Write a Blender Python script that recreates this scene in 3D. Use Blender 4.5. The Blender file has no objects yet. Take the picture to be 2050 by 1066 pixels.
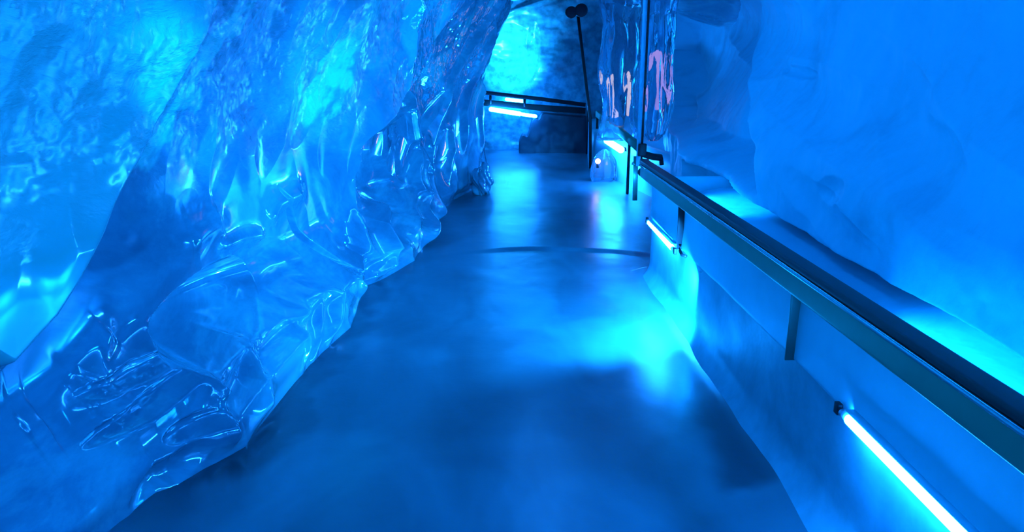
import bpy, bmesh, math, random
import numpy as np
from mathutils import Vector, Matrix

sc = bpy.context.scene
rng = np.random.default_rng(7)

# ------------------------------------------------------------------ camera
W, H, F = 2050, 1066, 1450.0
CAM = Vector((0, 0, 1.6))
VPX, VPY = 990.0, 127.0                       # where the straight run of the tunnel vanishes
PITCH = math.atan((H / 2 - VPY) / F)
YAW = math.atan((W / 2 - VPX) / F * math.cos(PITCH))
cd = bpy.data.cameras.new('camera')
cam = bpy.data.objects.new('camera', cd)
sc.collection.objects.link(cam)
cd.sensor_width = 36.0
cd.lens = 36.0 * F / W
cd.clip_start = 0.02
cam.location = CAM
cam.rotation_euler = (math.pi / 2 - PITCH, 0, -YAW)
sc.camera = cam
RC = np.array(cam.rotation_euler.to_matrix())  # camera axes in world

# ------------------------------------------------------------------ light and exposure
wd = bpy.data.worlds.new('world')
sc.world = wd
wd.use_nodes = True
wd.node_tree.nodes['Background'].inputs[0].default_value = (0.0, 0.16, 0.75, 1)
wd.node_tree.nodes['Background'].inputs[1].default_value = 0.35
sc.view_settings.view_transform = 'Standard'
sc.view_settings.look = 'None'
sc.view_settings.gamma = 1.0
sc.view_settings.use_curve_mapping = False
sc.view_settings.exposure = 0.0
TUBE_COL = (0.0105, 0.22, 1.0, 1)
TUBE_POW = 130.0


def spot_lamp(name, loc, aim, power, size, blend, col, parent=None, radius=.03):
    l = bpy.data.lights.new(name, 'SPOT')
    l.energy = power
    l.color = col
    l.spot_size = math.radians(size)
    l.spot_blend = blend
    l.shadow_soft_size = radius
    o = bpy.data.objects.new(name, l)
    sc.collection.objects.link(o)
    o.location = loc
    d = Vector(aim) - Vector(loc)
    o.rotation_euler = d.to_track_quat('-Z', 'Y').to_euler()
    if parent:
        o.parent = parent
        o.matrix_parent_inverse = parent.matrix_world.inverted()
    return o


# floodlights added under the roof, unseen above the view, to brighten the ice walls
FILL_FLOODS = [((.85, 3.4, 2.42), (-1.3, 4.6, 1.2), 2.5, 110), ((.7, 6.4, 2.40), (-1.0, 7.3, 1.0), 10, 110),
          ((-.3, 1.2, 2.40), (1.7, 2.2, 1.3), 6, 130), ((-.2, 3.6, 2.40), (1.8, 4.6, 1.2), 1.5, 110), ((-.5, -.8, 2.42), (-1.7, .9, 1.1), 13, 130)]
FILL_FLOODS += [((-.35, 1.5, 2.42), None, 170, 16), ((-.1, 2.6, 2.42), None, 230, 19), ((-.5, .7, 2.42), None, 60, 14)]
AIMED = {5: (365, 215), 6: (650, 170), 7: (245, 5)}      # added spots thrown on the painted highlight patches of the left wall
FILL_FLOOD_TEXT = ['washing the middle of the scalloped wall', 'washing the far folds of the scalloped wall', 'washing the near snowy right wall',
              'washing the recess in the right wall', 'behind the viewer, washing the near left wall', 'aimed at the long pale streak',
              'aimed at the pale patch on the big bulge', 'aimed at the pale patch on the near left block']
FLOOD_COL = (.002, .225, 1.0)

# ------------------------------------------------------------------ pixel <-> place
def project(P):
    q = (np.asarray(P, float) - np.array(CAM)) @ RC
    z = -q[..., 2]
    return q[..., 0] / z * F + W / 2, -q[..., 1] / z * F + H / 2, z


def ray(px, py):
    return Vector(RC @ np.array([(px - W / 2) / F, -(py - H / 2) / F, -1.0]))


def at_z(px, py, z=0.0):
    d = ray(px, py)
    return CAM + d * ((z - CAM.z) / d.z)


def at_x(px, py, x):
    d = ray(px, py)
    return CAM + d * ((x - CAM.x) / d.x)


def at_y(px, py, y):
    d = ray(px, py)
    return CAM + d * ((y - CAM.y) / d.y)


# ------------------------------------------------------------------ node helpers
def new_mat(name):
    m = bpy.data.materials.new(name)
    m.use_nodes = True
    nt = m.node_tree
    return m, nt, nt.nodes['Principled BSDF']


def node(nt, kind, **kw):
    n = nt.nodes.new(kind)
    for k, v in kw.items():
        if k.startswith('i_'):
            n.inputs[k[2:].replace('_', ' ')].default_value = v
        else:
            setattr(n, k, v)
    return n


def coords(nt, scale=(1, 1, 1), rot=(0, 0, 0)):
    tc = node(nt, 'ShaderNodeTexCoord')
    mp = node(nt, 'ShaderNodeMapping')
    mp.inputs['Scale'].default_value = scale
    mp.inputs['Rotation'].default_value = rot
    nt.links.new(tc.outputs['Object'], mp.inputs['Vector'])
    return mp.outputs['Vector']


def noise(nt, vec, scale, detail=4, rough=.55, dist=0.0):
    n = node(nt, 'ShaderNodeTexNoise')
    n.inputs['Scale'].default_value = scale
    n.inputs['Detail'].default_value = detail
    n.inputs['Roughness'].default_value = rough
    n.inputs['Distortion'].default_value = dist
    nt.links.new(vec, n.inputs['Vector'])
    return n.outputs['Fac']


def ramp(nt, fac, stops):
    r = node(nt, 'ShaderNodeValToRGB')
    el = r.color_ramp.elements
    while len(el) < len(stops):
        el.new(.5)
    for e, (p, c) in zip(el, stops):
        e.position = p
        e.color = c if isinstance(c, tuple) else (c, c, c, 1)
    nt.links.new(fac, r.inputs['Fac'])
    return r.outputs['Color']


def bump(nt, bs, pairs):
    prev = None
    for h, strength, dist in pairs:
        b = node(nt, 'ShaderNodeBump')
        b.inputs['Strength'].default_value = strength
        b.inputs['Distance'].default_value = dist
        nt.links.new(h, b.inputs['Height'])
        if prev:
            nt.links.new(prev, b.inputs['Normal'])
        prev = b.outputs['Normal']
    nt.links.new(prev, bs.inputs['Normal'])


# ------------------------------------------------------------------ materials
def ice_left_mat():
    m, nt, b = new_mat('scalloped_ice')
    v = coords(nt)
    vs = coords(nt, (1.0, .55, 1.0), (math.radians(-28), 0, 0))
    n1 = noise(nt, vs, 2.2, 8, .62, .6)
    n2 = noise(nt, v, 11, 5, .6)
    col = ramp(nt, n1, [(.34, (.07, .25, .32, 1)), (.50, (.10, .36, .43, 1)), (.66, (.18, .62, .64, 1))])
    at = node(nt, 'ShaderNodeAttribute', attribute_name='rime_highlight')
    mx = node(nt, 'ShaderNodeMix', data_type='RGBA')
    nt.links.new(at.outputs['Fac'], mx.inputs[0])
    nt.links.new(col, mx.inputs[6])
    mx.inputs[7].default_value = (.2, .95, .72, 1)      # white firn, faintly green; also tints the painted highlights
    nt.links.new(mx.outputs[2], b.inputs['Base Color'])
    # the upper wall is rimed and rough, the lower wall melted smooth
    tc = node(nt, 'ShaderNodeTexCoord')
    sx = node(nt, 'ShaderNodeSeparateXYZ')
    nt.links.new(tc.outputs['Object'], sx.inputs[0])
    mr = node(nt, 'ShaderNodeMapRange')
    mr.inputs['From Min'].default_value = .95
    mr.inputs['From Max'].default_value = 1.35
    nt.links.new(sx.outputs['Z'], mr.inputs['Value'])
    my = node(nt, 'ShaderNodeMapRange')
    my.inputs['From Min'].default_value = 6.6
    my.inputs['From Max'].default_value = 5.6
    nt.links.new(sx.outputs['Y'], my.inputs['Value'])
    mu = node(nt, 'ShaderNodeMath', operation='MULTIPLY')
    nt.links.new(mr.outputs[0], mu.inputs[0])
    nt.links.new(my.outputs[0], mu.inputs[1])
    rr = node(nt, 'ShaderNodeMapRange')
    rr.inputs['To Min'].default_value = .075
    rr.inputs['To Max'].default_value = .26
    nt.links.new(mu.outputs[0], rr.inputs['Value'])
    nt.links.new(rr.outputs[0], b.inputs['Roughness'])
    b.inputs['IOR'].default_value = 1.5
    b.inputs['Coat Weight'].default_value = 1.0
    b.inputs['Coat IOR'].default_value = 2.2
    b.inputs['Coat Roughness'].default_value = .09
    nt.links.new(rr.outputs[0], b.inputs['Coat Roughness'])
    vb = coords(nt, (1.0, .4, 1.0), (math.radians(-50), 0, 0))
    nb = noise(nt, vb, 7, 7, .65, .5)
    mb = node(nt, 'ShaderNodeMath', operation='MULTIPLY')
    nt.links.new(nb, mb.inputs[0])
    nt.links.new(mu.outputs[0], mb.inputs[1])
    bump(nt, b, [(mb.outputs[0], .8, .05), (n2, .12, .006)])
    return m


def ice_right_mat():
    m, nt, b = new_mat('snowy_ice')
    v = coords(nt)
    n1 = noise(nt, v, 1.7, 6, .55, .4)
    n2 = noise(nt, v, 9, 5, .6)
    col = ramp(nt, n1, [(.30, (.10, .60, .68, 1)), (.45, (.14, .78, .86, 1)), (.7, (.16, .84, .92, 1))])
    nt.links.new(col, b.inputs['Base Color'])
    b.inputs['Roughness'].default_value = .5
    bump(nt, b, [(n1, .5, .05), (n2, .25, .01)])
    return m


def floor_mat():
    m, nt, b = new_mat('wet_dark_ice_floor')
    v = coords(nt)
    va = coords(nt, (1, .5, 1), (0, 0, .25))
    n1 = noise(nt, va, 2.2, 3, .5, .5)
    n2 = noise(nt, v, 28, 4, .6)
    n3 = noise(nt, v, 4.5, 3, .5)
    col = ramp(nt, n1, [(.36, (.04, .13, .15, 1)), (.5, (.06, .20, .23, 1)), (.68, (.08, .27, .31, 1))])
    at = node(nt, 'ShaderNodeAttribute', attribute_name='shade_mottle')
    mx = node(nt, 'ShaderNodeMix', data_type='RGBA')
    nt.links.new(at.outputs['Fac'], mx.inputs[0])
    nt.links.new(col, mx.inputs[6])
    mx.inputs[7].default_value = (.01, .035, .05, 1)     # dark tone for painted floor shade and random mottling
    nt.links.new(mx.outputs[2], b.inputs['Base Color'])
    b.inputs['Roughness'].default_value = .29
    b.inputs['IOR'].default_value = 2.1
    bump(nt, b, [(n3, .12, .02), (n2, .12, .004)])
    return m


def plain_mat(name, col, rough=.4, metal=0.0, bumpy=0.0, var=.12, bscale=30):
    m, nt, b = new_mat(name)
    v = coords(nt)
    n = noise(nt, v, 8, 4)
    c2 = tuple(x * (1 - var) for x in col) + (1,)
    nt.links.new(ramp(nt, n, [(.35, c2), (.65, tuple(col) + (1,))]), b.inputs['Base Color'])
    b.inputs['Roughness'].default_value = rough
    b.inputs['Metallic'].default_value = metal
    if bumpy:
        bump(nt, b, [(noise(nt, v, bscale, 4), bumpy, .004)])
    return m


def glass_ice_mat():
    m, nt, b = new_mat('clear_melted_ice')
    v = coords(nt, (1, 1, .45))
    b.inputs['Base Color'].default_value = (.75, .9, 1, 1)
    b.inputs['Transmission Weight'].default_value = .92
    b.inputs['IOR'].default_value = 1.31
    b.inputs['Roughness'].default_value = .06
    nt.links.new(ramp(nt, noise(nt, v, 5, 3), [(.4, (.62, .8, .95, 1)), (.6, (.9, .97, 1, 1))]), b.inputs['Base Color'])
    bump(nt, b, [(noise(nt, v, 9, 3, .5, .5), .5, .02)])
    return m


def glow_mat(name, col, power):
    m = bpy.data.materials.new(name)
    m.use_nodes = True
    nt = m.node_tree
    nt.nodes.remove(nt.nodes['Principled BSDF'])
    e = node(nt, 'ShaderNodeEmission')
    e.inputs[0].default_value = col
    e.inputs[1].default_value = power
    nt.links.new(e.outputs[0], nt.nodes['Material Output'].inputs[0])
    return m


M_LEFT = ice_left_mat()
M_RIGHT = ice_right_mat()
M_FLOOR = floor_mat()
M_BACK = plain_mat('far_ice', (.12, .46, .50), .25, 0, .4, .5, 6)
M_PANEL = plain_mat('smooth_white_panel', (.22, .80, .88), .38, 0, .05, .05)
M_KERB = plain_mat('icy_kerb', (.15, .48, .54), .33, 0, .3, .2)
M_RAIL = plain_mat('brushed_rail', (.08, .40, .26), .30, .55, .05, .1)
M_RAILD = plain_mat('dark_rail_cap', (.01, .035, .03), .4, .2)
M_POST = plain_mat('steel_bar', (.14, .42, .34), .35, .6)
M_BLACK = plain_mat('black_rubber', (.012, .016, .02), .5)
M_GREYM = plain_mat('painted_pole', (.30, .48, .58), .3, .4)
M_GLASS = glass_ice_mat()
M_TUBE = glow_mat('blue_light_tube', TUBE_COL, TUBE_POW)
M_ROOF_FILL = glow_mat('added_roof_tube', TUBE_COL, 38)
M_WARM = glow_mat('pinkish_bulb', (1.0, .62, .75, 1), 12)


# ------------------------------------------------------------------ object helpers
def link(name, me, mat, parent=None, smooth=True):
    me.materials.append(mat)
    if smooth:
        me.polygons.foreach_set('use_smooth', np.ones(len(me.polygons), bool))
    o = bpy.data.objects.new(name, me)
    sc.collection.objects.link(o)
    if parent:
        o.parent = parent
    return o


def obj(name, bm, mat, parent=None, smooth=True):
    me = bpy.data.meshes.new(name)
    bmesh.ops.recalc_face_normals(bm, faces=bm.faces)
    bm.to_mesh(me)
    bm.free()
    return link(name, me, mat, parent, smooth)


def grid_obj(name, P, mat, flip=False, parent=None):
    n, m = P.shape[:2]
    me = bpy.data.meshes.new(name)
    idx = np.arange(n * m).reshape(n, m)
    q = np.stack([idx[:-1, :-1], idx[1:, :-1], idx[1:, 1:], idx[:-1, 1:]], -1).reshape(-1, 4)
    if flip:
        q = q[:, ::-1]
    me.vertices.add(n * m)
    me.vertices.foreach_set('co', P.reshape(-1).astype(np.float32))
    me.loops.add(q.size)
    me.loops.foreach_set('vertex_index', q.reshape(-1).astype(np.int32))
    me.polygons.add(len(q))
    me.polygons.foreach_set('loop_start', np.arange(0, q.size, 4, dtype=np.int32))
    me.update(calc_edges=True)
    return link(name, me, mat, parent)


def thing(name, label, cat, loc=(0, 0, 0), group=None):
    o = bpy.data.objects.new(name, None)
    o.empty_display_size = .1
    sc.collection.objects.link(o)
    o.location = loc
    return tag(o, label, cat, group)


def tag(o, label, cat, group=None):
    o['label'] = label
    o['category'] = cat
    if group:
        o['group'] = group
    return o


def struct(o):
    o['kind'] = 'structure'
    return o


def tube_bm(bm, pts, r, seg=14, caps=True, flat=None):
    """sweep a circle (or flat=(half width, half height) rounded bar) along pts"""
    pts = [Vector(p) for p in pts]
    rings = []
    rs = r if isinstance(r, (list, tuple)) else [r] * len(pts)
    for i, p in enumerate(pts):
        t = (pts[min(i + 1, len(pts) - 1)] - pts[max(i - 1, 0)]).normalized()
        up = Vector((0, 0, 1)) if abs(t.z) < .95 else Vector((0, 1, 0))
        a = t.cross(up).normalized()
        b = a.cross(t).normalized()
        ring = []
        for k in range(seg):
            th = 2 * math.pi * k / seg
            c, s = math.cos(th), math.sin(th)
            if flat:
                e = .25
                c = math.copysign(abs(c) ** e, c)
                s = math.copysign(abs(s) ** e, s)
                ring.append(bm.verts.new(p + a * c * flat[0] + b * s * flat[1]))
            else:
                ring.append(bm.verts.new(p + a * c * rs[i] + b * s * rs[i]))
        rings.append(ring)
    for i in range(len(rings) - 1):
        for k in range(seg):
            bm.faces.new((rings[i][k], rings[i][(k + 1) % seg], rings[i + 1][(k + 1) % seg], rings[i + 1][k]))
    if caps:
        bm.faces.new(rings[0][::-1])
        bm.faces.new(rings[-1])
    return bm


def box_bm(bm, c, s, rot=None, bev=.0):
    r = bmesh.ops.create_cube(bm, size=1)
    vs = r['verts']
    mt = Matrix.Translation(c) @ (rot.to_4x4() if rot else Matrix()) @ Matrix.Diagonal((*s, 1))
    bmesh.ops.transform(bm, matrix=mt, verts=vs)
    if bev:
        es = list({e for v in vs for e in v.link_edges})
        bmesh.ops.bevel(bm, geom=es, offset=bev, segments=2, affect='EDGES', profile=.7)
    return bm


# ------------------------------------------------------------------ relief helpers
class Noise3:
    """smooth value noise on (u, v) in metres"""
    def __init__(self, seed):
        self.t = np.random.default_rng(seed).random((64, 64))

    def __call__(self, u, v):
        iu, iv = np.floor(u).astype(int), np.floor(v).astype(int)
        fu, fv = u - iu, v - iv
        fu, fv = fu * fu * (3 - 2 * fu), fv * fv * (3 - 2 * fv)
        t = self.t
        a = t[iu % 64, iv % 64] * (1 - fu) + t[(iu + 1) % 64, iv % 64] * fu
        b = t[iu % 64, (iv + 1) % 64] * (1 - fu) + t[(iu + 1) % 64, (iv + 1) % 64] * fu
        return (a * (1 - fv) + b * fv) * 2 - 1


NZ = [Noise3(k) for k in range(6)]


def fbm(u, v, s, k=0, octs=4):
    r = 0
    for o in range(octs):
        r = r + NZ[(k + o) % 6](u * s * 2 ** o + 7.3 * o, v * s * 2 ** o + 3.1 * o) * .5 ** o
    return r


def sstep(a, b, x):
    t = np.clip((x - a) / (b - a), 0, 1)
    return t * t * (3 - 2 * t)


def smooth_path(pts, n):
    """Catmull-Rom through plan points, resampled to even steps"""
    P = np.array(pts, float)
    P = np.vstack([2 * P[0] - P[1], P, 2 * P[-1] - P[-2]])
    out = []
    for i in range(1, len(P) - 2):
        t = np.linspace(0, 1, 40, endpoint=False)[:, None]
        a, b, c, d = P[i - 1], P[i], P[i + 1], P[i + 2]
        out.append(.5 * ((2 * b) + (c - a) * t + (2 * a - 5 * b + 4 * c - d) * t ** 2 + (3 * b - a - 3 * c + d) * t ** 3))
    out = np.vstack(out + [P[-2][None]])
    s = np.r_[0, np.cumsum(np.linalg.norm(np.diff(out, axis=0), axis=1))]
    return out, s, s[-1]


class Wall:
    """a wall following a plan path; coordinates on it are (s along, z up), both metres"""
    def __init__(self, path, side, off, z0, z1):
        self.P, self.s, self.L = smooth_path(path, 0)
        self.side, self.off, self.z0, self.z1 = side, off, z0, z1

    def base(self, s, z, d=0.0):
        x = np.interp(s, self.s, self.P[:, 0])
        y = np.interp(s, self.s, self.P[:, 1])
        e = .12
        tx = np.interp(s + e, self.s, self.P[:, 0]) - np.interp(s - e, self.s, self.P[:, 0])
        ty = np.interp(s + e, self.s, self.P[:, 1]) - np.interp(s - e, self.s, self.P[:, 1])
        l = np.hypot(tx, ty) + 1e-9
        nx, ny = ty / l * self.side, -tx / l * self.side     # towards the walkway
        o = self.off(s, z, y) + d
        return np.stack([x + nx * o, y + ny * o, z + 0 * x], -1)

    def table(self):
        S, Z = np.meshgrid(np.linspace(0, self.L, 700), np.linspace(self.z0, self.z1, 260), indexing='ij')
        B = self.base(S, Z)
        px, py, zc = project(B)
        px[zc < .2] = 1e6
        self.S, self.Z, self.px, self.py, self.zc = S, Z, px, py, zc

    def pick(self, x, y):
        """(s, z) of the place on the wall that the photo shows at this pixel"""
        d = np.hypot(self.px - x, self.py - y)
        c = d + .0 * self.zc
        i = np.unravel_index(np.argmin(c + np.where(d < 9, self.zc * .8, 50)), d.shape)
        return self.S[i], self.Z[i]


def seg_dist(S, Z, pts):
    """distance, signed side, and parameter to a polyline"""
    best = np.full(S.shape, 1e9)
    side = np.zeros(S.shape)
    par = np.zeros(S.shape)
    n = len(pts) - 1
    for i in range(n):
        a, b = np.array(pts[i]), np.array(pts[i + 1])
        ab = b - a
        L2 = ab @ ab + 1e-12
        t = np.clip(((S - a[0]) * ab[0] + (Z - a[1]) * ab[1]) / L2, 0, 1)
        dx, dz = S - (a[0] + t * ab[0]), Z - (a[1] + t * ab[1])
        d = np.hypot(dx, dz)
        m = d < best
        best = np.where(m, d, best)
        side = np.where(m, np.sign(ab[0] * dz - ab[1] * dx), side)
        par = np.where(m, (i + t) / n, par)
    return best, side, par


def ridge(D, S, Z, pts, h, w):
    d, _, t = seg_dist(S, Z, pts)
    taper = np.sqrt(np.clip(np.minimum(t, 1 - t) * 6 + .25, 0, 1))
    k = .8 * w
    D += h * np.exp(-(np.sqrt(d * d + k * k) - k) / w) * taper


def scarp(D, S, Z, pts, h, fall, w=.012, sgn=1, lo=.15, hi=.15):
    """ground steps up by h on one side of the line and falls away behind it"""
    d, sd, t = seg_dist(S, Z, pts)
    x = d * sd * sgn
    p0, p1 = np.array(pts[0]), np.array(pts[-1])
    v = p1 - p0
    tau = ((S - p0[0]) * v[0] + (Z - p0[1]) * v[1]) / (v @ v)
    end = sstep(0, lo, tau) * sstep(0, hi, 1 - tau)
    D += h * end * sstep(-w, w, x) * np.exp(-np.maximum(x, 0) / fall)


def dish(D, S, Z, c, a, b, depth):
    """hollow with its rim through c+a and c+b"""
    Mx = np.array([[a[0] - c[0], b[0] - c[0]], [a[1] - c[1], b[1] - c[1]]])
    I = np.linalg.inv(Mx)
    u = I[0, 0] * (S - c[0]) + I[0, 1] * (Z - c[1])
    v = I[1, 0] * (S - c[0]) + I[1, 1] * (Z - c[1])
    r2 = u * u + v * v
    np.minimum(D, -depth * (1 - r2) * (r2 < 1) + 1e9 * (r2 >= 1), out=D)


# ------------------------------------------------------------------ left ice wall
FOOT = [(250, 1066), (310, 1008), (352, 972), (400, 955), (452, 922), (478, 908), (530, 872), (560, 830), (612, 762), (650, 715),
        (690, 676), (728, 642), (736, 612), (748, 566), (790, 548), (850, 516), (862, 490), (872, 464), (920, 396), (974, 368)]
foot = np.array([tuple(at_z(x, y))[:2] for x, y in FOOT])
fo = np.argsort(foot[:, 1])
FY = np.r_[-2, 0, 1.5, foot[fo, 1], 10.3]
FX = np.r_[-1.5, -1.45, -1.42, foot[fo, 0], -.15]
LPATH = [(-1.8, -2.2), (-1.78, 0), (-1.70, 1.5), (-1.60, 2.6), (-1.48, 3.6), (-1.36, 4.6), (-1.22, 5.6), (-1.10, 6.6),
         (-.92, 7.6), (-.62, 8.6), (-.22, 9.6), (-.22, 10.2), (-.9, 10.8), (-2.2, 11.2), (-3.0, 12.2), (-3.1, 14.6)]


def left_off(s, z, y):
    foot_x = np.interp(y, FY, FX)
    mid_x = np.interp(y, [p[1] for p in LPATH], [p[0] for p in LPATH])
    f = (foot_x - mid_x) * (1 - sstep(-.05, .55, z)) * (y < 10.2)
    f = np.clip(f, -.1, .9)
    lean = .42 * sstep(1.15, 2.7, z) ** 1.2
    return f + lean - .07 * (1 - sstep(.0, .13, z)) * (y < 10)


LW = Wall(LPATH, 1, left_off, -.03, 2.75)
LW.table()
pk = LW.pick
nS, nZ = 1500, 460
# finer steps in the part in view
sv = np.interp(np.linspace(0, 1, nS), [0, .06, .80, .93, 1], [0, 3.0, 9.9, 12.6, LW.L])
S, Z = np.meshgrid(sv, np.linspace(-.03, 2.75, nZ), indexing='ij')
B0 = LW.base(S, Z)
Yw = B0[..., 1]
D = np.zeros(S.shape)

# broad scallops, elongated along the flow of the ice
Dd = np.full(S.shape, 1e9)
for k in range(110):
    cs, cz = rng.uniform(2.5, 13.5), rng.uniform(.1, 2.6)
    near = cs < 6.0 + .8
    a = rng.uniform(.32, .62) if near else rng.uniform(.22, .42)
    b = a * rng.uniform(.45, .7)
    th = math.radians(rng.uniform(35, 75))
    dish(Dd, S, Z, (cs, cz), (cs + a * math.cos(th), cz + a * math.sin(th)), (cs - b * math.sin(th), cz + b * math.cos(th)),
         rng.uniform(.03, .07) * (.55 if not near else .45))
Dd = np.where(Dd > 1e8, 1e9, Dd * (1 - (1 - sstep(.75, 1.15, Z)) * (1 - sstep(6.6, 7.4, S))))
# hollows seen in the photo: centre, two rim points
for c, a, b, dp in [((425, 610), (375, 750), (322, 606), .25), ((520, 560), (590, 500), (470, 500), .05),
                    ((600, 470), (690, 540), (560, 400), .09), ((470, 760), (440, 850), (520, 740), .07),
                    ((280, 800), (200, 880), (360, 755), .08), ((250, 740), (170, 760), (320, 690), .07),
                    ((390, 850), (330, 900), (440, 850), .06), ((330, 950), (250, 1010), (350, 900), .07),
                    ((560, 690), (520, 760), (600, 680), .09), ((640, 650), (620, 730), (680, 620), .06),
                    ((750, 370), (690, 350), (740, 300), .12), ((760, 250), (720, 290), (820, 220), .04),
                    ((785, 500), (735, 520), (790, 430), .10), ((845, 250), (815, 290), (880, 180), .07),
                    ((790, 190), (750, 240), (850, 130), .06), ((880, 380), (845, 400), (880, 300), .07)]:
    dish(Dd, S, Z, pk(*c), pk(*a), pk(*b), dp)
D += np.where(Dd > 1e8, 0, Dd)

PL = lambda pts: [pk(*p) for p in pts]
for pts, h, w in [
        ([(194, 881), (270, 825), (320, 785), (369, 753), (406, 775)], .050, .035),
        ([(400, 768), (425, 800), (440, 850), (453, 905)], .045, .022),
        ([(431, 769), (455, 730), (481, 675), (500, 712), (512, 765)], .045, .022),
        ([(472, 909), (500, 855), (531, 796)], .05, .025),
        ([(156, 816), (187, 794), (206, 759), (250, 731), (294, 694), (319, 687)], .045, .03),
        ([(165, 762), (175, 712), (206, 662)], .03, .03),
        ([(50, 872), (85, 850)], .02, .04),
        ([(250, 1066), (300, 1019), (350, 972)], .05, .03),
        ([(587, 606), (612, 581), (656, 581), (706, 544), (715, 506), (687, 400)], .055, .028),
        ([(600, 612), (594, 650), (600, 750)], .04, .016), ([(631, 600), (625, 731)], .04, .014),
        ([(660, 590), (655, 700)], .035, .014), ([(700, 562), (712, 600), (725, 640)], .04, .016),
        ([(728, 400), (728, 450), (744, 560)], .09, .025),
        ([(800, 170), (815, 215), (822, 300), (815, 380), (822, 470)], .08, .025),
        ([(850, 280), (848, 350), (870, 462)], .08, .025),
        ([(835, 300), (832, 400), (848, 512)], .08, .025),
        ([(375, 487), (437, 437)], .03, .04), ([(437, 494), (475, 478), (520, 470)], .03, .022),
        ([(535, 440), (545, 410), (600, 385)], .035, .03),
        ([(685, 312), (681, 363), (694, 450)], .04, .03),
        ([(750, 130), (765, 60), (800, 0)], .05, .03), ([(880, 220), (905, 150), (960, 70)], .05, .04),
        ([(930, 300), (925, 220), (950, 140), (985, 60)], .06, .035), ([(900, 360), (905, 300), (900, 260)], .04, .02),
        ([(960, 300), (955, 230), (962, 170)], .05, .02)]:
    ridge(D, S, Z, PL(pts), h * 1.5, w * 1.35)
# silhouettes: the near block, the big bulge and the folds behind it
scarp(D, S, Z, PL([(0, 745), (90, 640), (180, 470), (263, 295), (310, 190), (369, 76), (411, 0)]), .07, .8, .02, 1, .02, .02)
scarp(D, S, Z, PL([(694, 470), (684, 410), (681, 355), (690, 300), (720, 230), (744, 181), (778, 139), (830, 60), (870, 0)]), .34, 1.3, .03, 1, .45, .02)
scarp(D, S, Z, PL([(744, 560), (728, 450), (735, 400)]), .10, .25, .012, 1)
scarp(D, S, Z, PL([(848, 512), (832, 400), (840, 300)]), .07, .2, .012, 1)
scarp(D, S, Z, PL([(870, 460), (850, 350), (880, 230), (905, 140)]), .06, .3, .012, 1)
up = sstep(1.0, 1.4, Z)
D += (.018 + .03 * up) * fbm(S * .8 - Z * .5, Z * .5 + S * .35, 1.6, 0, 3) + .006 * up * fbm(S, Z, 11, 2, 3)
D *= sstep(-.05, .10, Z) * .9 + .1
edge = 1 - sstep(LW.L - 6.0, LW.L - 4.8, S) * .4
P = LW.base(S, Z, D * edge)
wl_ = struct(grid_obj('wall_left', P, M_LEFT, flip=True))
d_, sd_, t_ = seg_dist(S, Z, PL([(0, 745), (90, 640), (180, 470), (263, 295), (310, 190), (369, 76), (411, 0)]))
rime_highlight = sstep(-.03, .05, d_ * sd_) * .85 + .15 * sstep(.8, 1.6, Z) * (.5 + .5 * fbm(S, Z, 3, 1, 3))
rime_highlight = np.maximum(rime_highlight, .5 * sstep(.2, .7, fbm(S * .9 - Z * .6, S * .3 + Z * .6, 3.2, 3, 4)) * sstep(.9, 1.3, Z))
for q, (ra, rb_) in {(345, 200): (.34, .16), (640, 160): (.42, .20), (245, 5): (.2, .2), (450, 60): (.3, .1)}.items():  # pale patches painted in as highlights on the frosty upper wall
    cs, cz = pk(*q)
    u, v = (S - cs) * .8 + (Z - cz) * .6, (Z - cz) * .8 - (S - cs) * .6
    rime_highlight = np.maximum(rime_highlight, (1 - sstep(.5, 1.1, np.hypot(u / ra, v / rb_) + .55 * fbm(u, v * 2, 6, 1, 5))))
at_ = wl_.data.attributes.new('rime_highlight', 'FLOAT', 'POINT')
at_.data.foreach_set('value', np.clip(rime_highlight, 0, 1).reshape(-1).astype(np.float32))

# ------------------------------------------------------------------ right ice wall above the ledge
RPATH = [(1.50, -2.2), (1.52, 1), (1.56, 3), (1.62, 4.6), (1.72, 5.4), (1.76, 6.2), (1.80, 7.0), (1.98, 8.2), (2.25, 9.4),
         (2.5, 11), (2.6, 14.6)]


def right_off(s, z, y):
    return -.28 * sstep(.9, 1.8, z) + .30 * sstep(1.9, 2.8, z) - .22 * (1 - sstep(.70, .76, z)) * (y < 6.6)


RW = Wall(RPATH, -1, right_off, -.03, 2.75)
RW.table()
pr = RW.pick
PR = lambda pts: [pr(*p) for p in pts]
sv = np.interp(np.linspace(0, 1, 1000), [0, .1, .9, 1], [0, 2.6, 11.5, RW.L])
S, Z = np.meshgrid(sv, np.linspace(-.03, 2.75, 340), indexing='ij')
D = np.zeros(S.shape)
e0 = sorted([pr(*q)[::-1] for q in [(1516, 384), (1510, 300), (1503, 200), (1496, 110), (1493, 40), (1500, 2)]])
e1 = sorted([pr(*q)[::-1] for q in [(1352, 290), (1347, 200), (1340, 100), (1328, 2)]])
bay0 = np.interp(Z, [q[0] for q in e0], [q[1] for q in e0])
bay1 = np.interp(Z, [q[0] for q in e1], [q[1] for q in e1])
D -= .42 * sstep(bay0 - .01, bay0 + .09, S) * (1 - sstep(bay1 - .25, bay1 + .1, S)) * sstep(.78, 1.0, Z)
for pts, h, w in [([(1440, 370), (1405, 250), (1440, 160), (1480, 0)], .07, .16), ([(1500, 330), (1497, 150), (1490, 60)], .03, .05),
                  ([(1345, 258), (1342, 160), (1325, 60), (1322, 0)], .10, .035), ([(1318, 250), (1310, 120), (1300, 0)], .08, .03),
                  ([(1292, 240), (1290, 100)], .08, .025)]:
    ridge(D, S, Z, PR(pts), h, w)
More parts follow.
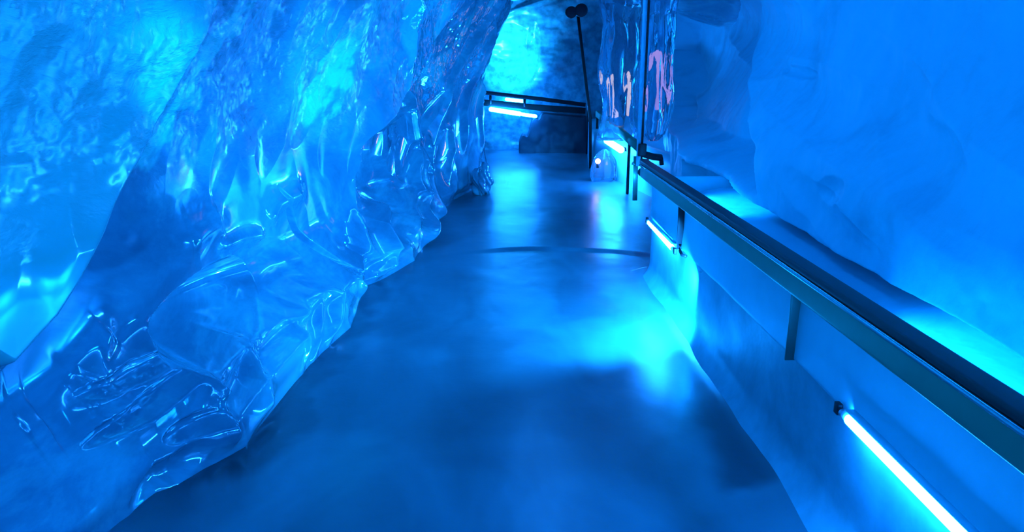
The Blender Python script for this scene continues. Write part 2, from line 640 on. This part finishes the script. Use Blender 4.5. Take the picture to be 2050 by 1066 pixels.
for c, a, b, dp in [((1650, 380), (1690, 375), (1650, 350), .04), ((1585, 145), (1620, 150), (1585, 130), .03),
                    ((1422, 40), (1432, 150), (1375, 40), .2), ((1660, 230), (1520, 120), (1760, 180), .05),
                    ((1800, 250), (1730, 60), (1900, 250), .05), ((1640, 430), (1560, 330), (1700, 440), .04)]:
    Dx = np.full(S.shape, 1e9)
    dish(Dx, S, Z, pr(*c), pr(*a), pr(*b), dp)
    D += np.where(Dx > 1e8, 0, Dx)
D += .045 * fbm(S, Z, 1.1, 1, 3) + .008 * fbm(S, Z, 7, 3, 3)
far = sstep(bay1, bay1 + .5, S)
D += far * .05 * fbm(S, Z * .35, 5, 2, 3)
struct(grid_obj('wall_right', RW.base(S, Z, D), M_RIGHT))

# ------------------------------------------------------------------ floor, ceiling, far wall
n, m = 420, 700
X, Y = np.meshgrid(np.linspace(-3.4, 3.2, n), np.interp(np.linspace(0, 1, m), [0, .1, .75, 1], [-2.2, 1.8, 8, 15]), indexing='ij')
Zf = .012 * fbm(X, Y, .9, 1, 2) + .0012 * fbm(X, Y, 5, 3, 2)
step = at_z(1160, 497)
Zf += .018 * sstep(-.06, .06, Y - (step.y - .25 * (X - .4) ** 2)) * sstep(-.5, .2, X) - .02
# a shallow kerbside rise where the floor meets the low wall, and refrozen drips under the left wall
Zf += .03 * sstep(1.08, 1.22, X) * (Y < 5.6)
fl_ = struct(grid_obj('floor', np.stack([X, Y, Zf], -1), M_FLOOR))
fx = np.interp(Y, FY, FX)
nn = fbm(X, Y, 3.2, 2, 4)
g = (1 - sstep(.02, .20, X - fx - .10 * nn)) * sstep(2.3, 2.7, Y) * (1 - .6 * sstep(4.2, 6, Y))  # shade along the left wall foot, painted into the floor colour
g2 = sstep(.84, .98, X + .05 * nn) * sstep(2.45, 2.6, Y + .1 * nn) * (1 - sstep(3.2, 3.9, Y + 1.2 * (1.19 - X)))  # dark triangle of shade beside the kerb, painted the same way
g3 = .45 * sstep(-.1, .7, fbm(X, Y * 1.6, .9, 0, 3)) * (1 - sstep(4, 5, Y))  # random dark mottling
at_ = fl_.data.attributes.new('shade_mottle', 'FLOAT', 'POINT')
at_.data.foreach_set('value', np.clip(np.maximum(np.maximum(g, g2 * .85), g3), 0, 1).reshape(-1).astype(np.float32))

n, m = 260, 500
X, Y = np.meshgrid(np.linspace(-3.4, 3.4, n), np.linspace(-2.2, 10.0, m), indexing='ij')
arch = .10 * ((X - .9) / 1.1) ** 2
Zc = 2.52 - np.clip(arch, 0, .35) * sstep(7, 10, Y) - .10 * sstep(8.6, 9.9, Y) + .03 * fbm(X, Y, 1.2, 2, 4)
lipx = np.stack([X[:, -1], Y[:, -1] + .12, Zc[:, -1] + .10], -1)[:, None]
lip2 = np.stack([X[:, -1], Y[:, -1] + .10, Zc[:, -1] + 1.0], -1)[:, None]
struct(grid_obj('ceiling', np.concatenate([np.stack([X, Y, Zc], -1), lipx, lip2], 1), M_LEFT, flip=True))
n, m = 160, 140
X, Y = np.meshgrid(np.linspace(-3.4, 3.4, n), np.linspace(10.0, 15.0, m), indexing='ij')
Zc = 3.1 - .5 * ((X - .6) / 2.4) ** 2 + .07 * fbm(X, Y * 1.2, 1.6, 3, 4)
struct(grid_obj('ceiling', np.stack([X, Y, Zc], -1), M_BACK, flip=True))

n, m = 400, 260
X, Z = np.meshgrid(np.linspace(-3.4, 3.4, n), np.linspace(-.03, 3.3, m), indexing='ij')
Yb = 13.95 + .10 * fbm(X, Z * 1.5, .8, 4, 4) - .45 * sstep(1.9, 3.2, Z) - .12 * (X / 3) ** 2
# rounded hollow over the railing and streaks of layered ice above it
c = at_y(1020, 118, 13.9)
r = np.hypot((X - c.x) / .55, (Z - c.z) / .62)
Yb += .22 * (1 - np.clip(r, 0, 1) ** 2)
c = at_y(1068, 100, 13.9)
r = np.hypot((X - c.x) / .12, (Z - c.z) / .5)
Yb += .10 * (1 - np.clip(r, 0, 1) ** 2)
Yb -= .05 * np.exp(-((Z - 2.45 - .35 * (X - .2)) / .05) ** 2)
Yb += .015 * fbm(X * .4, Z, 5, 2, 3)
struct(grid_obj('wall_back', np.stack([X, Yb, Z], -1), M_BACK, flip=False))

# end wall behind the viewer, so the light of the tunnel stays in it
bm = bmesh.new()
vs = [bm.verts.new(v) for v in [(-3.4, -2.15, -.1), (3.4, -2.15, -.1), (3.4, -2.15, 2.7), (-3.4, -2.15, 2.7)]]
bm.faces.new(vs)
struct(obj('wall_front', bm, M_RIGHT))

# ------------------------------------------------------------------ low wall on the right: kerb, smooth panel, ledge
YE = at_z(1290, 545).y                      # where the low wall turns away to the right
XK, XP = 1.19, 1.175                         # kerb face, panel face
plan = [(-2.2, 0), (1, 0), (3, 0), (YE - .25, 0), (YE - .08, .02), (YE, .10), (YE + .02, .3), (YE + .05, .55)]


def low_wall(name, prof, mat):
    """sweep a (x, z) profile along the tunnel, turning right at the end"""
    ys = np.r_[np.linspace(-2.2, YE - .15, 160)]
    pts = [(0, y, 1, 0) for y in ys]
    for k in range(1, 9):
        a = k / 8 * math.pi / 2
        pts.append((.15 - .15 * math.cos(a), YE - .15 + .15 * math.sin(a), math.cos(a), math.sin(a)))
    pts.append((.75, YE, 0, 1))
    G = np.zeros((len(pts), len(prof), 3))
    for i, (ox, y, cx, cy) in enumerate(pts):
        for j, (x, z) in enumerate(prof):
            d = x - XK
            G[i, j] = (XK + ox + d * cx, y - d * cy, z)
    G[..., 0] += .006 * fbm(G[..., 1] * 1.3, G[..., 2] * 2, 1.5, 2, 3)
    return struct(grid_obj(name, G, mat))


kz = np.linspace(-.05, .50, 30)
low_wall('trim_1', [(1.19 - .05 * max(0, 1 - z / .12) ** 2, z) for z in kz], M_KERB)
low_wall('trim_2', [(1.20, .470), (1.180, .468), (1.173, .474), (1.172, .49)] + [(1.172 + .004 * math.sin(t * 3), .49 + t * .26) for t in np.linspace(.05, 1, 14)]
         + [(1.176, .757), (1.185, .764), (1.21, .766)], M_PANEL)
prof = [(1.20, .765), (1.225, .762), (1.23, .66), (1.28, .65), (1.36, .64), (1.45, .64), (1.56, .65), (1.7, .67), (2.1, .70)]
ly = np.r_[np.linspace(-2.2, YE + .25, 140)]
G = np.array([[(max(x, 1.36 if y > YE - .16 else 0), y, z + .012 * math.sin(y * 2.3 + x * 7) * (x > 1.25)) for x, z in prof] for y in ly]
             + [[(max(x, 1.36), YE + .30, z - .05) for x, z in prof], [(max(x, 1.36), YE + .32, 0) for x, z in prof]])
struct(grid_obj('trim_3', G, M_RIGHT))

# ------------------------------------------------------------------ handrail along the low wall
XR = 1.09
rail = thing('handrail', 'long dark metal handrail on flat bar brackets along the smooth low wall',
             'handrail', (XR, 2.6, 0), 'handrails')


def loc(p, base):
    return Vector(p) - Vector(base)


rb = (XR, 2.6, 0)
ys = list(np.linspace(-1.6, YE - .12, 30))
bm = bmesh.new()
tube_bm(bm, [loc((XR + .012, y, .828), rb) for y in ys] + [loc((XR + .03, YE - .05, .828), rb)], 0, 20, True, (.016, .050))
obj('rail_face', bm, M_RAIL, rail)
bm = bmesh.new()
tube_bm(bm, [loc((XR + .022, y, .893), rb) for y in ys] + [loc((XR + .04, YE - .05, .893), rb)], 0, 20, True, (.034, .013))
obj('rail_cap', bm, M_RAILD, rail)
bm = bmesh.new()
tube_bm(bm, [loc((XR - .006, y, .868), rb) for y in ys], .010, 12)
obj('grip_bead', bm, plain_mat('polished_rail', (.2, .6, .6), .14, .9), rail).data.name = 'grip_bead'
bm = bmesh.new()
tube_bm(bm, [loc((XR + .045, y, .780), rb) for y in ys], 0, 16, True, (.02, .008))
obj('lower_lip', bm, M_POST, rail)


def bracket(y, zbot, mat, hook=False):
    bm = bmesh.new()
    tube_bm(bm, [loc((1.150, y, .87), rb), loc((1.155, y, .70), rb), loc((1.160, y + .01, zbot), rb)], 0, 16, True, (.020, .005))
    arm = [loc((1.152, y - .01, .80), rb), loc((XR + .03, y - .01, .815), rb)]
    tube_bm(bm, arm, .014, 10)
    o = obj('bracket', bm, mat, rail)
    if hook:
        bm = bmesh.new()
        tube_bm(bm, [loc((1.160, y, zbot + .03), rb), loc((1.158, y - .01, zbot - .005), rb), loc((1.160, y - .06, zbot - .02), rb),
                     loc((1.168, y - .12, zbot - .012), rb)], .010, 10)
        obj('hook', bm, M_BLACK, o)


for px, pb, mt, hk in [(1580, 725, M_POST, False), (1353, 512, M_BLACK, True), (1270, 402, M_POST, False)]:
    q = at_x(px, pb, 1.155)
    bracket(q.y - (.07 if hk else 0), max(q.z, .47), mt, hk)
bracket(1.15, .545, M_POST)
bracket(-.4, .545, M_POST)
bm = bmesh.new()
bmesh.ops.create_uvsphere(bm, u_segments=16, v_segments=10, radius=.034, matrix=Matrix.Translation(loc((XR + .03, YE - .02, .80), rb)))
obj('end_knob', bm, M_BLACK, rail)


# ------------------------------------------------------------------ light tubes
def light_tube(a, b, r, label, group='blue light tubes', clip=True, mat=None):
    a, b = Vector(a), Vector(b)
    mid = (a + b) / 2
    t = thing('light_tube', label, 'light', mid, group)
    d = (b - a).normalized()
    bm = bmesh.new()
    n = 6
    pts, rs = [], []
    for k in range(n + 1):
        an = k / n * math.pi / 2
        pts.append(a - mid - d * r * math.cos(an)); rs.append(max(r * math.sin(an), 1e-4))
    for k in range(n + 1):
        an = k / n * math.pi / 2
        pts.append(b - mid + d * r * math.sin(an)); rs.append(max(r * math.cos(an), 1e-4))
    tube_bm(bm, pts, rs, 16)
    obj('diffuser', bm, mat or M_TUBE, t)
    if clip:
        for e, sg in ((b - mid, 1), (a - mid, -1)):
            bm = bmesh.new()
            tube_bm(bm, [e + d * sg * (r + .004), e + d * sg * (r + .035)], r * .8, 14)
            obj('end_cap', bm, M_GREYM, t)
            bm = bmesh.new()
            box_bm(bm, e + d * sg * .085, (.018, .03, .04), None, .004)
            obj('clip', bm, M_BLACK, t)
        bm = bmesh.new()
        box_bm(bm, Vector((.008, 0, r + .006)), (.034, (b - a).length + .05, .003))
        obj('hood', bm, M_PANEL, t)
    return t


XT = 1.148
q = at_x(1702, 842, XT)
light_tube((XT, .72, q.z), (XT, q.y, q.z), .0185, 'long glowing blue white light tube nearest the viewer, low on the smooth wall')
q1, q2 = at_x(1345, 496, XT), at_x(1300, 446, XT)
light_tube((XT, q1.y, q1.z), (XT, q2.y, q2.z), .0185, 'short glowing light tube between the second and third handrail brackets')
light_tube((XT, -.9, .5), (XT, .35, .5), .0185, 'light tube on the smooth wall beside the viewer')
for k, (y0, w_) in enumerate(((-.4, 'above the viewer'), (1.35, 'above the near end of the handrail'), (3.1, 'above the second handrail bracket'), (4.85, 'above the corner of the low wall'), (6.5, 'above the path past the rail corner'))):  # tubes added above the view to raise highlights on the ridges
    light_tube((.45, y0, 2.40), (.45, y0 + 1.25, 2.40), .016, 'added unseen light tube under the ice roof ' + w_, 'added roof light tubes', False, mat=M_ROOF_FILL)
# tubes lying on the ledge behind the rail
q1, q2 = .2, at_z(1690, 560, .8).y


def ledge_strip(y0, y1, power, label):
    t = thing('light_strip', label, 'light', (1.265, (y0 + y1) / 2, .685), 'ledge lights')
    bm = bmesh.new()
    box_bm(bm, (-.012, 0, .012), (.012, y1 - y0, .05), None, .003)
    obj('channel', bm, M_BLACK, t)
    l = bpy.data.lights.new('strip', 'AREA')
    l.shape = 'RECTANGLE'
    l.size, l.size_y = .02, y1 - y0 - .02
    l.energy = power
    l.color = (.012, .27, 1.0)
    l.spread = math.radians(55)
    o = bpy.data.objects.new('strip', l)
    sc.collection.objects.link(o)
    o.parent = t
    d = Vector((1, 0, -.45)).normalized()
    z = -d
    y = Vector((0, 1, 0))
    x = y.cross(z)
    M = Matrix((x, y, z)).transposed().to_4x4()
    M.translation = (.0, 0, .012)
    o.matrix_local = M
    return t


ledge_strip(.3, 2.6, 42, 'light strip lying on the ice ledge behind the near handrail')
ledge_strip(4.5, 5.3, 22, 'light strip lying on the ice ledge near the rail corner')
for i, (p, a, e, ang) in enumerate(FILL_FLOODS):
    if a is None:
        a = tuple(LW.base(*[np.array(float(q)) for q in pk(*AIMED[i])]))
    t = thing('floodlight', 'added unseen floodlight under the ice roof ' + FILL_FLOOD_TEXT[i], 'light', p, 'added roof floodlights')
    d = (Vector(a) - Vector(p)).normalized()
    bm = bmesh.new()
    tube_bm(bm, [-d * .12, -d * .11, d * -.01], [.03, .07, .08], 18)
    obj('housing', bm, M_BLACK, t)
    bm = bmesh.new()
    tube_bm(bm, [Vector((0, 0, .30)), -d * .06], .012, 8)
    obj('mount', bm, M_BLACK, t)
    bpy.context.view_layer.update()
    spot_lamp('beam', p, a, e * 4, ang, .8, FLOOD_COL, t, .05)

# downlight added under the panel edge for the bright kerb and floor patch
dl = thing('downlight', 'small added downlight tucked under the panel edge behind the second bracket to brighten kerb and floor', 'light', (1.165, 3.97, .455))
bm = bmesh.new()
tube_bm(bm, [(.004, -.03, .006), (.004, .03, .006)], .009, 12)
obj('housing', bm, M_PANEL, dl)
bpy.context.view_layer.update()
spot_lamp('beam', (1.135, 3.99, .435), (.45, 4.65, 0), 500, 145, .6, (.01, .28, 1.0), dl, .02)

# ------------------------------------------------------------------ vertical pole at the rail corner
pp = at_x(1279, 318, 1.16)
pole = thing('support_pole', 'thin upright metal pole rising from the corner of the handrail to the ice roof', 'pole', (pp.x, pp.y, 0))
bm = bmesh.new()
tube_bm(bm, [(-.006, 0, .80), (-.006, 0, 2.5)], .017, 16)
obj('shaft', bm, plain_mat('pale_pole', (.35, .75, .85), .3), pole)
bm = bmesh.new()
tube_bm(bm, [(.021, .0, .80), (.021, .0, 2.5)], .009, 12)
obj('cable', bm, M_BLACK, pole)
bm = bmesh.new()
box_bm(bm, (.02, 0, .93), (.07, .06, .10), None, .012)
tube_bm(bm, [(.02, 0, .90), (.12, .03, .87), (.19, .05, .86)], .028, 12)
tube_bm(bm, [(.19, .05, .86), (.20, .05, .80)], .018, 12)
obj('clamp', bm, M_BLACK, pole)

# ------------------------------------------------------------------ further low wall, rail and tube past the corner
A = Vector((1.98, 8.6, 0)); Bp = Vector((1.50, 11.6, 0)); Cc = Vector((1.75, 13.8, 0))
fp = [A + Vector((.35, -2.4, 0)), A, (A + Bp) / 2, Bp, Cc]
G = []
for p in fp:
    G.append([(p.x, p.y, -.03), (p.x, p.y, .3), (p.x + .0, p.y, .58), (p.x + .06, p.y, .60), (p.x + .9, p.y, .66)])
struct(grid_obj('trim_4', np.array(G), M_PANEL))
r2 = thing('handrail', 'handrail piece beyond the rail corner, seen past the pole and the clear ice', 'handrail', tuple(Bp), 'handrails')
bm = bmesh.new()
L = [at_y(1284, 300, 8.4), at_y(1240, 262, 9.8), at_y(1196, 228, 11.6)]
tube_bm(bm, [p - Bp for p in L], 0, 16, True, (.03, .05))
obj('rail_face', bm, M_RAIL, r2)
for p in (L[0].lerp(L[1], .5), L[2]):
    bm = bmesh.new()
    tube_bm(bm, [p - Bp, Vector((p.x, p.y, .0)) - Bp], .02, 10)
    obj('post', bm, M_RAILD, r2)
qa, qb = at_y(1243, 300, 9.3), at_y(1215, 282, 10.3)
light_tube(qa, qb, .045, 'short fat glowing light tube beyond the rail corner', clip=False)

# ------------------------------------------------------------------ far railing across the end
YB = 13.3
r3 = thing('handrail', 'dark handrail crossing the far end of the tunnel in front of the bright hollow', 'handrail', (.7, YB, 0), 'handrails')
o3 = Vector((.7, YB, 0))
bm = bmesh.new()
tube_bm(bm, [at_y(900, 178, YB) - o3, at_y(975, 186, YB) - o3, at_y(1080, 198, YB) - o3, at_y(1172, 210, YB) - o3], 0, 16, True, (.03, .035))
obj('top_rail', bm, M_BLACK, r3)
bm = bmesh.new()
tube_bm(bm, [at_y(900, 200, YB) - o3, at_y(975, 206, YB) - o3, at_y(1080, 216, YB) - o3, at_y(1172, 222, YB) - o3], 0, 16, True, (.02, .055))
obj('lower_rail', bm, M_RAILD, r3)
for px, py in ((1050, 194), (1178, 212), (982, 188)):
    p = at_y(px, py, YB)
    bm = bmesh.new()
    tube_bm(bm, [p - o3, Vector((p.x, p.y, 0 if px > 1100 else p.z - .18)) - o3], .025, 10)
    obj('post', bm, M_BLACK, r3)
qa, qb = at_y(983, 219, YB - .05), at_y(1040, 228, YB - .05)
light_tube(qa, qb, .04, 'light tube slung under the far railing at the left', clip=False)
qa, qb = at_y(1045, 229, YB - .0), at_y(1072, 233, YB - .0)
light_tube(qa, qb, .03, 'small light tube end to end with the one under the far railing', clip=False)
qa, qb = at_y(1014, 199, 13.75), at_y(1048, 203, 13.75)  # glowing bar in place of a bright reflection between the far rails
light_tube(qa, qb, .03, 'glowing bar standing in for a reflection between the two bars of the far railing', clip=False)

# dark sheet standing in for the shade below the far railing
n, m = 60, 30
U, V = np.meshgrid(np.linspace(0, 1, n), np.linspace(0, 1, m), indexing='ij')
xa, xb = at_y(1040, 250, 13.4).x, at_y(1184, 250, 13.4).x
Xd = xa + (xb - xa) * U - .35 * (1 - V) * (1 - U) ** 3 * 0
Zd = -.02 + V * (at_y(1100, 222, 13.4).z + .02 - .12 * U) * (.25 + .75 * sstep(-.05, .35, U + .04 * np.sin(U * 40)))
Yd = 13.42 + .02 * fbm(Xd, Zd, 3, 1, 3)
G = np.stack([Xd, Yd, Zd], -1)
G = np.concatenate([G, np.stack([Xd[:, -1], Yd[:, -1] + .35, Zd[:, -1]], -1)[:, None]], 1)
end = G[:1].copy()
end[..., 1] += .35
struct(grid_obj('far_shade_sheet', np.concatenate([end, G], 0), plain_mat('shade_sheet', (.02, .07, .09), .35)))

# leaning mast with twin floodlights
mb = at_y(1182, 240, 11.4)
mt_ = at_y(1157, 30, 11.4)
mast = thing('floodlight_mast', 'thin leaning mast with twin dark round floodlights near the ice roof', 'floodlight', (mb.x, mb.y, 0))
ob = Vector((mb.x, mb.y, 0))
bm = bmesh.new()
tube_bm(bm, [Vector((.02, 0, 0)), mb - ob, mt_ - ob], .024, 10)
obj('mast', bm, M_RAILD, mast)
for px, py, rr in ((1143, 25, .085), (1163, 21, .095)):
    p = at_y(px, py, 11.35)
    bm = bmesh.new()
    tube_bm(bm, [p - ob + Vector((0, -.08, 0)), p - ob + Vector((0, -.07, 0)), p - ob + Vector((0, .07, 0)), p - ob + Vector((0, .12, 0))],
            [rr * .8, rr, rr, rr * .5], 18)
    obj('lamp_head', bm, M_BLACK, mast)
bm = bmesh.new()
tube_bm(bm, [at_y(1140, 24, 11.4) - ob, at_y(1168, 22, 11.4) - ob], .03, 10)
obj('crossbar', bm, M_BLACK, mast)


# ------------------------------------------------------------------ clear melted ice
def lump(name, label, cat, c, prof, seed, squash=.7, folds=5, fold=.12, mat=M_GLASS, lean=(0, 0)):
    """upright melted form; prof = [(z, radius)]"""
    n = 90
    zz = np.linspace(prof[0][0], prof[-1][0], n)
    rr = np.interp(zz, [p[0] for p in prof], [p[1] for p in prof])
    bm = bmesh.new()
    rings = []
    k0 = seed * 1.7
    for i in range(n):
        ring = []
        for k in range(48):
            th = 2 * math.pi * k / 48
            w = 1 + fold * math.sin(folds * th + 2.2 * zz[i] + k0) + .08 * math.sin((folds + 4) * th - 5 * zz[i]) \
                + .05 * math.sin(9 * zz[i] + 2 * th + k0)
            R = rr[i] * w
            f = (zz[i] - zz[0])
            ring.append(bm.verts.new((R * math.cos(th) + lean[0] * f, R * squash * math.sin(th) + lean[1] * f, zz[i])))
        rings.append(ring)
    for i in range(n - 1):
        for k in range(48):
            bm.faces.new((rings[i][k], rings[i][(k + 1) % 48], rings[i + 1][(k + 1) % 48], rings[i + 1][k]))
    bm.faces.new(rings[0][::-1]); bm.faces.new(rings[-1])
    o = obj(name, bm, mat)
    o.location = c
    return tag(o, label, cat)


p = at_y(1236, 250, 9.9)
lump('ice_column', 'clear fluted ice column standing left of the pole beyond the rail corner', 'ice',
     (p.x, 9.9, 0), [(.60, .24), (.9, .20), (1.2, .21), (1.6, .25), (1.9, .24), (2.1, .20), (2.5, .30), (2.6, .4)], 1, .7, 5, .12)
p = at_y(1308, 250, 8.0)
lump('ice_curtain', 'clear hanging ice curtain with rounded lower end right of the pole', 'ice',
     (p.x, 8.0, 0), [(.78, .05), (.86, .13), (1.0, .18), (1.3, .19), (1.7, .17), (2.1, .15), (2.5, .22)], 2, .6, 6, .14)
p = at_y(1209, 346, 10.2)
lump('ice_lump', 'clear ice lump standing on the floor below the far light tube', 'ice',
     (p.x, 10.2, -.02), [(0, .17), (.08, .19), (.2, .18), (.32, .15), (.42, .08), (.46, .02)], 3, .9, 4, .08)
# pinkish bulb, then upright tubes added to tint the clear ice
wl = thing('bulb', 'small pinkish bulb glowing low down beside the ice lump', 'light', tuple(at_y(1197, 323, 9.95)))
bm = bmesh.new()
bmesh.ops.create_uvsphere(bm, u_segments=16, v_segments=12, radius=.035)
obj('glass', bm, M_WARM, wl)
bm = bmesh.new()
tube_bm(bm, [(0, 0, -.03), (0, 0, -.09)], .02, 10)
obj('socket', bm, M_BLACK, wl)
pu = at_y(1250, 175, 10.7)
light_tube((pu.x, 10.7, pu.z - .35), (pu.x, 10.7, pu.z + .2), .05, 'dim pinkish upright tube added behind the clear ice column to tint it', 'added pinkish lights', False,
           glow_mat('added_pink_tube', (.85, .68, .85, 1), .9))
pu = at_y(1309, 160, 8.6)
light_tube((pu.x, 8.6, pu.z - .30), (pu.x, 8.6, pu.z + .25), .045, 'dim lilac upright tube added behind the clear ice curtain to tint it', 'added pinkish lights', False,
           glow_mat('added_lilac_tube', (.5, .35, .95, 1), .9))
# uplight behind the far railing and downlight under the far tube
pu = at_y(1024, 205, 13.45)
ul = thing('uplight', 'small uplight behind the far railing lighting the hollow in the ice', 'light', tuple(pu))
bm = bmesh.new()
tube_bm(bm, [(0, 0, -.10), (0, 0, -.09), (0, 0, 0)], [.03, .05, .055], 14)
obj('housing', bm, M_BLACK, ul)
bpy.context.view_layer.update()
pa = at_y(1020, 112, 13.95)
spot_lamp('beam', tuple(pu + Vector((0, 0, .02))), tuple(pa), 620, 105, 1.0, (.02, .32, 1.0), ul, .03)
pu = at_y(1250, 303, 9.35)
ul = thing('downlight', 'small downlight at the near end of the fat tube past the rail corner', 'light', tuple(pu))
bm = bmesh.new()
tube_bm(bm, [(0, 0, .05), (0, 0, 0)], [.02, .035], 14)
obj('housing', bm, M_BLACK, ul)
bpy.context.view_layer.update()
spot_lamp('beam', tuple(pu - Vector((0, 0, .02))), (pu.x + .1, pu.y + .02, 0), 60, 110, .5, (.02, .30, 1.0), ul, .03)


# crumbled dark ice heap at the foot of the left wall's end
def heap(label, c, r, seed):
    bm = bmesh.new()
    bmesh.ops.create_icosphere(bm, subdivisions=5, radius=1)
    for v in bm.verts:
        a = math.atan2(v.co.y, v.co.x)
        f = 1 + .18 * math.sin(4 * a + seed) + .15 * math.sin(7 * v.co.z + 3 * a + seed) + .07 * math.sin(15 * v.co.z + 11 * a)
        v.co = Vector((v.co.x * r[0] * f, v.co.y * r[1] * f, v.co.z * r[2] * f))
    o = obj('ice_heap', bm, M_LEFT)
    o.location = c
    return tag(o, label, 'ice', 'ice heaps')


p = at_z(945, 385)
heap('crumbled ice heap at the foot of the left wall by its end', (p.x + .13, p.y - .05, .13), (.11, .16, .20), 1)
